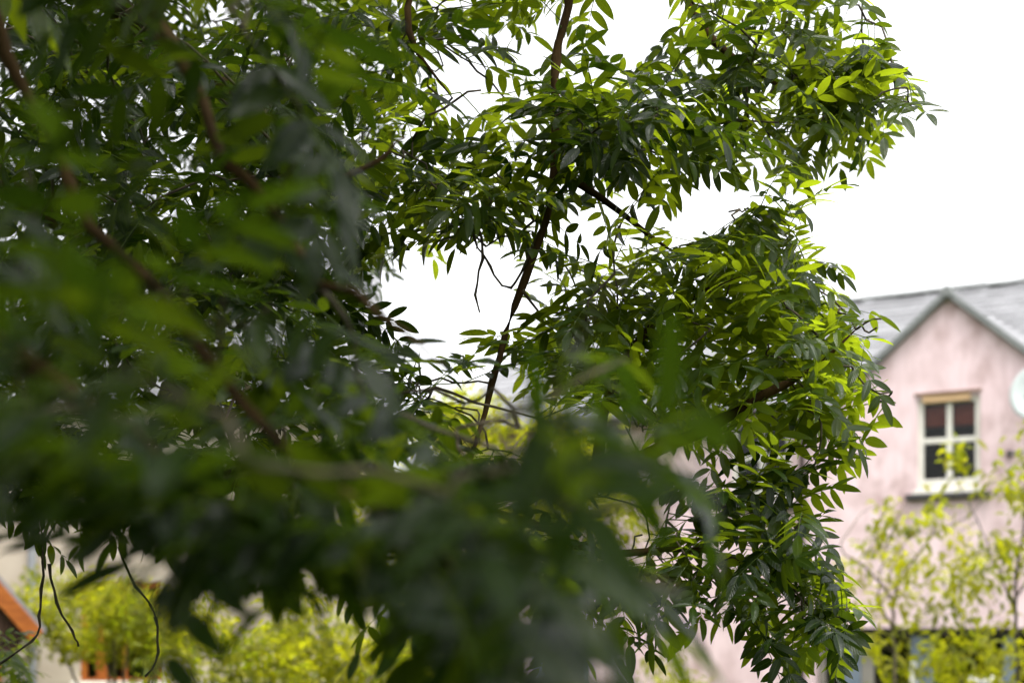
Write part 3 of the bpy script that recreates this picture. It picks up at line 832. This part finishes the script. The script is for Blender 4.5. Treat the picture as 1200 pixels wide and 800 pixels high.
# ------------------------------------------------------------------ the ash tree
ash = empty('ash_tree', (-2.3, 3.3, 0))
tag(ash, 'large ash tree whose dark feathery leaves fill the view in front of the houses', 'tree')
A = Plant()
TB = np.array((-2.3, 3.3))
def pr(px, py, d, r): return (*W(px, py, d), r)
trunk_ctrl = [(-2.3, 3.3, -0.1, .30), (-2.28, 3.3, .5, .235), (-2.3, 3.32, 1.6, .21), (-2.22, 3.28, 2.8, .19), (-2.25, 3.35, 4.2, .15), (-2.1, 3.45, 5.6, .11), (-2.15, 3.4, 7.2, .06), (-2.1, 3.4, 8.6, .02)]
branches = {
 'trunk': trunk_ctrl,
 # limb over the photographer, then drooping out of focus across the view
 'limb_a': [(-2.25, 3.3, 3.0, .085), (-1.6, 2.7, 3.5, .06), (-.95, 2.1, 3.45, .04), pr(100, -150, 1.7, .010), pr(175, 10, 1.62, .0072), pr(222, 85, 1.6, .0068), pr(262, 190, 1.52, .0060), pr(305, 225, 1.5, .0056), pr(370, 330, 1.42, .005), pr(415, 345, 1.4, .0048), pr(520, 430, 1.3, .005)],
 'limb_b': [(-2.25, 3.3, 2.7, .07), (-1.7, 2.4, 3.0, .05), pr(-120, -60, 1.75, .010), pr(20, 90, 1.6, .0068), pr(72, 190, 1.55, .0062), pr(105, 265, 1.5, .0058), pr(155, 310, 1.45, .0052), pr(250, 430, 1.25, .005), pr(350, 540, 1.12, .004), pr(470, 620, 1.0, .003)],
 'limb_c': [(-2.25, 3.28, 2.4, .06), (-1.8, 2.2, 2.6, .04), pr(-200, 280, 1.5, .016), pr(20, 420, 1.25, .010), pr(180, 530, 1.15, .007), pr(300, 620, 1.1, .005)],
 # limbs in focus
 'limb_d': [(-2.2, 3.3, 4.0, .09), (-1.4, 3.2, 4.5, .06), (-.5, 3.1, 4.6, .045), pr(640, -120, 3.05, .013), pr(650, 90, 3.0, .0088), pr(649, 200, 3.0, .0082), pr(640, 260, 3.0, .0076), pr(603, 360, 2.98, .0072), pr(585, 420, 2.95, .0062), pr(558, 515, 2.9, .006), pr(540, 600, 2.9, .004)],
 'limb_e': [(-2.2, 3.3, 4.4, .09), (-1.2, 3.4, 5.2, .06), (-.2, 3.5, 5.0, .045), pr(760, -150, 3.45, .016), pr(815, 20, 3.4, .009), pr(880, 80, 3.35, .007), pr(940, 112, 3.3, .005), pr(1015, 122, 3.3, .003)],
 'limb_f': [(-2.25, 3.3, 2.2, .075), (-1.7, 3.3, 2.3, .055), pr(0, 560, 3.3, .035), pr(250, 560, 3.2, .028), pr(500, 570, 3.1, .022), pr(720, 545, 3.05, .016), pr(850, 490, 3.0, .0115), pr(880, 470, 3.0, .010), pr(925, 448, 3.0, .0085), pr(960, 425, 3.0, .007), pr(1003, 386, 3.0, .0035)],
 'limb_g': [pr(500, 572, 3.1, .010), pr(640, 620, 3.05, .008), pr(700, 650, 3.03, .007), pr(780, 642, 3.0, .006), pr(860, 655, 3.0, .005), pr(920, 690, 3.0, .004), pr(960, 720, 3.0, .003)],
 'limb_h': [pr(700, 548, 3.06, .012), pr(720, 440, 3.1, .009), pr(790, 360, 3.1, .007), pr(870, 325, 3.1, .004), pr(905, 312, 3.1, .002)],
 'limb_i': [pr(640, -110, 3.05, .012), pr(520, -60, 3.1, .012), pr(475, 10, 3.1, .008), pr(492, 62, 3.1, .0065), pr(530, 115, 3.1, .004)],
 'limb_j': [pr(650, 200, 3.0, .009), pr(700, 230, 3.05, .008), pr(760, 275, 3.1, .006), pr(800, 300, 3.1, .003)],
 'limb_k': [(-2.2, 3.3, 3.6, .08), (-1.4, 3.6, 3.9, .055), pr(200, 60, 4.2, .03), pr(330, 150, 4.1, .02), pr(440, 240, 4.0, .01)],
 'limb_l': [(-2.2, 3.3, 3.2, .07), (-1.9, 4.2, 3.6, .05), pr(100, 280, 5.2, .03), pr(250, 380, 5.3, .015)],
 'limb_m': [pr(320, 180, 1.95, .0055), pr(345, 198, 1.95, .0055), pr(400, 210, 1.95, .005), pr(450, 182, 1.95, .004), pr(475, 160, 1.95, .003)],
 # crown above and behind the camera
 'limb_n': [(-2.2, 3.3, 3.9, .10), (-1.7, 1.8, 4.8, .07), (-1.2, .4, 5.3, .05), (-.8, -1.0, 5.3, .03), (-.7, -1.9, 5.0, .012)],
 'limb_o': [(-2.2, 3.35, 5.0, .08), (-1.2, 3.0, 6.0, .05), (-.2, 2.6, 6.3, .03), (.3, 2.2, 6.1, .012)],
 'limb_p': [(-2.2, 3.3, 4.4, .08), (-3.4, 2.6, 5.2, .05), (-4.4, 1.9, 5.4, .02)],
 'limb_q': [(-2.2, 3.35, 4.7, .08), (-2.6, 4.8, 5.8, .05), (-2.4, 5.9, 6.3, .02)],
 'limb_r': [(-1.65, 1.7, 4.8, .05), (-.5, 1.0, 4.6, .035), (.1, .3, 4.5, .02), (.3, -.4, 4.3, .01)],
 'limb_s': [(-2.2, 3.3, 3.3, .07), (-2.4, 1.6, 3.6, .05), (-2.1, .2, 3.6, .03), (-1.6, -.9, 3.3, .012)],
}
to_local = np.array((2.3, -3.3, 0.0))
for key, ctrl in branches.items():
    ctrl = np.array(ctrl)
    fine = np.min(ctrl[:, 3]) < 0.008
    P = A.branch(ctrl, 0.05, wob=0.0018 if key != 'trunk' else 0.01)
    if key != 'trunk': P[-6:, 3] = np.minimum(P[-6:, 3], np.linspace(P[-6, 3], .0014, 6))
    rad = P[:, 3] * (1 + 0.10 * rng.random(len(P)))
    if key[:4] == 'limb':   # knots where old leaf pairs sat
        rad *= 1 + 0.25 * (np.arange(len(P)) % 4 == 0) * (rad < 0.02)
    V, T, _ = tube_arrays(P[:, :3] + to_local, rad, 12 if key == 'trunk' else 8)
    nm = 'trunk' if key == 'trunk' else 'branch'
    me = tri_mesh(nm, V, T); me.materials.append(M['bark'])
    link(bpy.data.objects.new(nm, me), ash)
# bare hanging twigs
bare = [
 [(560, 268, 3.0), (566, 290, 3.0), (562, 318, 3.0), (557, 345, 3.0), (562, 366, 3.0)],
 [(640, 258, 3.0), (598, 338, 3.0), (580, 322, 3.0), (566, 300, 3.0), (556, 280, 3.0), (556, 262, 3.0)],
 [(612, 340, 2.98), (632, 364, 3.0), (650, 367, 3.0), (668, 363, 3.0)],
 [(492, 45, 3.1), (520, 45, 3.1), (545, 41, 3.1)],
 [(52, 640, 3.1), (50, 690, 3.1), (46, 722, 3.05), (44, 742, 3.05), (28, 758, 3.0), (5, 774, 3.0), (-20, 790, 3.0)],
 [(58, 660, 3.1), (66, 705, 3.1), (80, 730, 3.1), (88, 748, 3.1), (92, 757, 3.1)],
 [(140, 640, 3.1), (150, 672, 3.1), (168, 698, 3.1), (176, 708, 3.1), (182, 722, 3.1)],
 [(182, 722, 3.1), (186, 750, 3.1), (184, 775, 3.1), (170, 792, 3.1)],
 [(100, 560, 3.15), (60, 620, 3.1), (52, 640, 3.1)], [(120, 560, 3.15), (150, 600, 3.1), (140, 640, 3.1)],
]
for b in bare:
    P = smooth_path([(*W(*q),) for q in b], 0.025)
    P[1:-1] += rng.normal(0, .0015, (len(P) - 2, 3))
    r = np.linspace(.0031, .0019, len(P)) * (1 + .5 * (np.arange(len(P)) % 3 == 0))
    A.twigs.append((P, r))

REG = [  # region of the crown, distance range, shoot tips, leaves per shoot, tint (low paints shade, high paints backlight)
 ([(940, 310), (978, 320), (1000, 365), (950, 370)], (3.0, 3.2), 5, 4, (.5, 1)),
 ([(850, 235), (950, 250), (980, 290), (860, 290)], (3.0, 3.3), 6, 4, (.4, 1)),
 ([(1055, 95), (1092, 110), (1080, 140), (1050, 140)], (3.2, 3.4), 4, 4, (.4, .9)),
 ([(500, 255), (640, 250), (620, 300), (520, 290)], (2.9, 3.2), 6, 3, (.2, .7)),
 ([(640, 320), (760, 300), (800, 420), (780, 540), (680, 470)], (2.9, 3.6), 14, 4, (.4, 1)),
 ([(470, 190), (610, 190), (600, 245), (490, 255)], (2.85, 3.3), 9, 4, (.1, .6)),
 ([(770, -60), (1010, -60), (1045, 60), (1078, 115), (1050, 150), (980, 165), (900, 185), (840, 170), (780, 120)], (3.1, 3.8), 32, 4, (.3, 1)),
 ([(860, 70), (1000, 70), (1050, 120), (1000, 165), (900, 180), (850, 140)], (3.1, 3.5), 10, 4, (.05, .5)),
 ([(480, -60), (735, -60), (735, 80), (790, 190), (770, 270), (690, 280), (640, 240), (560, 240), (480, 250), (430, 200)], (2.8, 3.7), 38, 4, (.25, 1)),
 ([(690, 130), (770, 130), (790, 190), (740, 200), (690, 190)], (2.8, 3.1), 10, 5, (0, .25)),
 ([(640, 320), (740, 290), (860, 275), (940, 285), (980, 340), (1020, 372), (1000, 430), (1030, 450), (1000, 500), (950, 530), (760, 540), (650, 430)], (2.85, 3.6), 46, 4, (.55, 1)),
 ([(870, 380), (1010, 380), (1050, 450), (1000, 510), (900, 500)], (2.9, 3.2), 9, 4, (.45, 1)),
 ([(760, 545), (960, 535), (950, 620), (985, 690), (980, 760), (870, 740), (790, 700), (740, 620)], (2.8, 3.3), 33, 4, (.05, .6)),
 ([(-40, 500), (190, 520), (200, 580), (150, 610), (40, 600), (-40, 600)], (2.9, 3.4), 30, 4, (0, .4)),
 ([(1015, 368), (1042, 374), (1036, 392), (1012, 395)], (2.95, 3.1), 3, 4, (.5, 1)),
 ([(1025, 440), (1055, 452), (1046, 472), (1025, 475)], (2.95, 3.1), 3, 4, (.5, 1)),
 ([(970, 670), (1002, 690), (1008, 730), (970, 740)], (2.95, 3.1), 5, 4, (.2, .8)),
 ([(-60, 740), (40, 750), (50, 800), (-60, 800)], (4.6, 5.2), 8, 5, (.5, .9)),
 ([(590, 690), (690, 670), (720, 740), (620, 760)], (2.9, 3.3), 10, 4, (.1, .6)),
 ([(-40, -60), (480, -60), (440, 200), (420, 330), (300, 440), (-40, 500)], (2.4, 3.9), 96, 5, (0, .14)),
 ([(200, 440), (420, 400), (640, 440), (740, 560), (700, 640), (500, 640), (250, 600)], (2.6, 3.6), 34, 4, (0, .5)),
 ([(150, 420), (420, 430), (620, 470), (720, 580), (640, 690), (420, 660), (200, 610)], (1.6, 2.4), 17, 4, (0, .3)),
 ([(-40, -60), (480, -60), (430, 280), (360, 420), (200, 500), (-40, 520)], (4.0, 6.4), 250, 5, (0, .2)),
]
FG = [  # near sprays: low tints put their shade into the leaf colour
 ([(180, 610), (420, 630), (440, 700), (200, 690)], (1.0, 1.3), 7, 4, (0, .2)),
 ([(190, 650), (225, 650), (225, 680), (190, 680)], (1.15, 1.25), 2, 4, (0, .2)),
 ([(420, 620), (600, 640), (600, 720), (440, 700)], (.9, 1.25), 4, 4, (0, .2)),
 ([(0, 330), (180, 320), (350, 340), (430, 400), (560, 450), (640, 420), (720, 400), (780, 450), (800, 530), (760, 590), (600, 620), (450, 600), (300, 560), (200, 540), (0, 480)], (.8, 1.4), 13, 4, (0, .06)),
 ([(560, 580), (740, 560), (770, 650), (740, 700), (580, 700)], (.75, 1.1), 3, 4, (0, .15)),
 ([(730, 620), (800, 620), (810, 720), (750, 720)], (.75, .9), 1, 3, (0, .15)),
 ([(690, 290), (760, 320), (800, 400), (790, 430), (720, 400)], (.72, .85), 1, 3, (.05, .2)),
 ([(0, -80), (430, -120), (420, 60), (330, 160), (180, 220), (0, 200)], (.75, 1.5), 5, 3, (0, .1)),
]
items = []
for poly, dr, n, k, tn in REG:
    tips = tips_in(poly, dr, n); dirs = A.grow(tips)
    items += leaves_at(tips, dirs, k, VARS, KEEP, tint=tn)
FGKEEP = [HOLES[0], HOLES[2], SKY_R, GAP1, [(900, -100), (900, 1000), (1300, 1000), (1300, -100)], [(480, -100), (660, -100), (660, 260), (600, 420), (480, 400)], PORCH, [(600, -200), (1300, -200), (1300, 300), (600, 300)], [(60, 700), (140, 690), (150, 900), (60, 900)], GARD2, [(-100, 640), (110, 690), (110, 1000), (-100, 1000)]]
for poly, dr, n, k, tn in FG:
    tips = tips_in(poly, dr, n); dirs = A.grow(tips)
    items += leaves_at(tips, dirs, k, VARS, FGKEEP, tint=tn, scale=(.9, 1.15))

# crown outside the frame: above, left of and behind the photographer; low boughs added for shade
ct = []
while len(ct) < 1100:
    p = rng.normal(0, 1, 3); p /= np.linalg.norm(p); p *= rng.uniform(.45, 1.0) ** .6
    p = np.array((-2.0, 2.0, 5.4)) + p * np.array((2.7, 4.4, 3.0))
    if p[2] < 2.7: continue
    if p[1] > .15:
        x, y = PX(p)
        if y > -130 and x > -180: continue
    elif p[2] < 3.0 or np.linalg.norm(p - np.array((0, 0, 2.1))) < 1.2: continue
    ct.append(p)
while len(ct) < 1500:      # unseen low boughs added behind the camera to shade the near leaves
    p = np.array((rng.uniform(-3.6, 1.3), rng.uniform(-3.4, -.9), rng.uniform(1.3, 4.6)))
    ct.append(p)
while len(ct) < 1640:  # added boughs on the right, out of view, blocking side light
    y = rng.uniform(-1.8, -.35); p = np.array((max(.36 * y, 0) + rng.uniform(.6, 2.1), y, rng.uniform(1.4, 4.4)))
    ct.append(p)
while len(ct) < 1960:  # likewise on the left: unseen boughs added to darken the near leaves
    y = rng.uniform(-1.2, 2.2); p = np.array((-max(.36 * y, 0) - rng.uniform(1.2, 2.8), y, rng.uniform(1.0, 4.0)))
    ct.append(p)
dirs = A.grow(ct, thick=.02)
crown = leaves_at(ct, dirs, 6, COARSE, [], scale=(1.1, 1.5))
kept = []
for it in crown:
    c = it[1][:3, 3]; x, y = PX(c)
    if c[1] > .1 and y > -60 and -160 < x < 1360: continue
    kept.append(it)
crown = kept

# which leaves show most in the photograph: coarse depth buffer over all leaf points
pts, ids = [], []
for i, (vi, M4, t) in enumerate(items):
    V = VARS[vi][0] @ M4[:3, :3].T + M4[:3, 3]; pts.append(V); ids.append(np.full(len(V), i))
pts = np.vstack(pts); ids = np.concatenate(ids)
x, y = PX(pts); ok = (x >= 0) & (x < 1200) & (y >= 0) & (y < 800)
cell = (y[ok] // 6).astype(int) * 200 + (x[ok] // 6).astype(int)
# a near leaf spans many cells between its points: spread its score by its apparent size
order = np.lexsort((pts[ok][:, 1], cell)); first = np.unique(cell[order], return_index=True)[1]
score = np.bincount(ids[ok][order][first], minlength=len(items)).astype(float)
dist = np.array([it[1][1, 3] for it in items]); score *= np.where(score > 0, (3.0 / dist) ** 1.0, 0)
top = set(np.argsort(-score)[:300].tolist())
meshes = {}
for i in top:
    vi, M4, t = items[i]; key = (vi, min(4, int(t * 5)))
    if key not in meshes:
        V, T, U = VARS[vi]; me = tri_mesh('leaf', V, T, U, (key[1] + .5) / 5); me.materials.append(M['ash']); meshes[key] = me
    o = link(bpy.data.objects.new('leaf', meshes[key]), ash)
    m = Matrix(M4.tolist()); m.translation += Vector(to_local); o.matrix_local = m
rest = [it for i, it in enumerate(items) if i not in top]
f1 = join_leaves('foliage', rest, VARS, M['ash'], ash); f1.location = to_local
f2 = join_leaves('crown_and_shade_boughs', crown, COARSE, M['ash'], ash); f2.location = to_local  # crown out of frame, joined with the boughs added for shade
tw = tubes_object('twigs', [(P, r) for P, r in A.twigs], M['twig'], ash); tw['kind'] = 'stuff'; tw.location = to_local
print('ASH leaves', len(items), 'crown', len(crown), 'twigs', len(A.twigs))

# ------------------------------------------------------------------ garden plants
def small_leaf(L_, w):
    V, T, U = leaflet(L_, w, .25, .6, nv=3); return V, T, U
def leaf_spray(n, L_, w, spread):
    Vs, Ts, Us = [], [], []; k = 0
    for i in range(n):
        V, T, U = small_leaf(L_ * random.uniform(.7, 1.15), w * random.uniform(.8, 1.15))
        yd = np.array((random.uniform(-1, 1), random.uniform(-.6, 1), random.uniform(-.9, .5)))
        V = V @ rot_to(yd, np.array((random.uniform(-.6, .6), random.uniform(-.6, .6), 1.0))).T + np.array([random.uniform(-spread, spread) for _ in range(3)])
        Vs.append(V); Ts.append(T + k); Us.append(U); k += len(V)
    return np.vstack(Vs), np.vstack(Ts), np.vstack(Us)
SPRAY = [leaf_spray(8, .08, .05, .09) for _ in range(8)]
SPARSE = [leaf_spray(5, .105, .060, .085) for _ in range(8)]

def garden_plant(name, label, cat, base, stems, tips, group=None, sprays=SPRAY, per=3, bark='stem', tint=(0, 1), thick=.01, rk=.006, sag=.1):
    root = empty(name, base); tag(root, label, cat, group)
    B = Plant(); off = -np.array(base, float)
    for i, s in enumerate(stems):
        P = B.branch(s, .08, wob=.006)
        V, T, _ = tube_arrays(P[:, :3] + off, P[:, 3], 8)
        nm = 'trunk' if i == 0 else 'branch'
        me = tri_mesh(nm, V, T); me.materials.append(M[bark]); link(bpy.data.objects.new(nm, me), root)
    dirs = B.grow(tips, sag=sag, minseg=.08, thick=thick, rk=rk)
    o = tubes_object('twigs', B.twigs, M[bark], root, 4); o['kind'] = 'stuff'; o.location = off
    its = []
    for t, d in zip(tips, dirs):
        st = rng.uniform(*tint)
        for j in range(per):
            m = Matrix.Translation(Vector(t + rng.normal(0, .05, 3))) @ Matrix.Rotation(rng.uniform(0, 6.28), 4, 'Z') @ Matrix.Scale(rng.uniform(.8, 1.25), 4)
            its.append((int(rng.integers(len(sprays))), np.array(m), float(np.clip(st + rng.normal(0, .15), 0, 1))))
    o = join_leaves('crown', its, sprays, M['gold'], root); o.location = off
    return root

def sap(p, r): return (*p, r)
# saplings before the pink house
d = 11.0
stems = [[(*W(1047, 1050, d)[:2], 0.0, .03), pr(1048, 800, d, .016), pr(1048, 700, d, .013), pr(1065, 665, d, .010), pr(1090, 628, d, .008), pr(1110, 590, d, .004)],
         [pr(1048, 705, d, .014), pr(1020, 670, d, .010), pr(985, 640, d - .1, .006), pr(1010, 600, d, .003)],
         [pr(1048, 740, d, .012), pr(1030, 700, d - .2, .008), pr(1040, 640, d - .2, .006), pr(1060, 590, d - .2, .003)],
         [pr(1090, 628, d, .006), pr(1140, 600, d, .004), pr(1160, 560, d, .003), pr(1125, 540, d, .002)]]
tips = tips_in([(1010, 640), (1030, 590), (1085, 578), (1125, 600), (1160, 650), (1150, 730), (1000, 730), (985, 670)], (d - .6, d + .6), 42) \
     + tips_in([(1110, 530), (1150, 525), (1140, 560), (1115, 565)], (d - .1, d + .1), 4) + tips_in([(1000, 740), (1130, 730), (1130, 840), (1000, 840)], (d - .6, d + .5), 34)
garden_plant('sapling', 'slender yellow green sapling with a forked stem below the gable window', 'tree', tuple(W(1047, 740, d)[:2]) + (0,), stems, tips, 'saplings before the pink house', SPARSE, 3, tint=(.2, 1))
d = 10.4
stems = [[(*W(1195, 1050, d)[:2], 0.0, .03), pr(1192, 800, d, .016), pr(1190, 700, d, .013), pr(1200, 620, d, .010), pr(1210, 540, d, .007), pr(1215, 480, d, .003)],
         [pr(1190, 710, d, .009), pr(1170, 670, d, .007), pr(1150, 620, d, .005), pr(1120, 560, d, .003)],
         [pr(1190, 700, d, .010), pr(1225, 650, d, .007), pr(1260, 600, d, .004)]]
tips = tips_in([(1110, 610), (1150, 560), (1230, 560), (1240, 720), (1120, 720)], (d - .5, d + .5), 32) + tips_in([(1110, 740), (1230, 720), (1230, 840), (1110, 840)], (d - .6, d + .6), 40) + tips_in([(1200, 500), (1260, 500), (1260, 620), (1180, 600)], (d - .5, d + .5), 14)
garden_plant('sapling', 'dark stemmed yellow green sapling cut by the photo edge, under the satellite dish', 'tree', tuple(W(1195, 740, d)[:2]) + (0,), stems, tips, 'saplings before the pink house', SPARSE, 3, bark='stemdark', tint=(.2, 1))
# yellow green shrubs and young trees behind the ash
def bush(name, label, cat, px, py, d, rx, ry, n, per=3, tint=(0, 1), extra=()):
    c = W(px, py, d); base = (c[0], c[1], 0.0)
    st = [[(c[0], c[1], 0, .035), (c[0] + .03, c[1], c[2] * .5, .022), (c[0] - .03, c[1], c[2], .015)]]
    for s in range(4):
        a = s * 1.6 + .4
        st.append([(c[0], c[1], c[2] * .45, .02), (c[0] + .4 * rx * math.cos(a), c[1] + .4 * rx * math.sin(a), c[2] * .8, .012), (c[0] + .7 * rx * math.cos(a), c[1] + .7 * rx * math.sin(a), c[2] + .3 * ry, .005)])
    tips = []
    hubs = []
    while len(hubs) < 34:
        p = rng.uniform(-1, 1, 3)
        if .3 < np.linalg.norm(p) < 1: hubs.append(p)
    while len(tips) < n:
        p = hubs[int(rng.integers(34))] + rng.normal(0, .2, 3)
        if .15 < np.linalg.norm(p) < 1 + .25 * rng.random():
            q = c + p * np.array((rx, rx, ry))
            if q[2] > .15: tips.append(q)
    return garden_plant(name, label, cat, base, st, tips + list(extra), None, SPRAY, per, tint=tint)
bush('shrub', 'yellow green shrub covering the beige wall above the orange window frame', 'shrub', 135, 724, 12.6, .95, .34, 190, 4, (.15, 1))
bush('shrub', 'tall golden green shrub beneath the dark hanging ash leaves', 'shrub', 375, 830, 9.6, 1.25, .74, 420, 4, (0, 1))
bush('young_tree', 'golden young tree glimpsed through gaps in the middle of the ash', 'tree', 575, 590, 10.5, 1.15, .75, 210, 4, (.3, 1))
bush('shrub', 'bright green shrub low at the foot of the adjoining pink house', 'shrub', 760, 850, 12.5, .6, .55, 80, 3, (.2, .9))
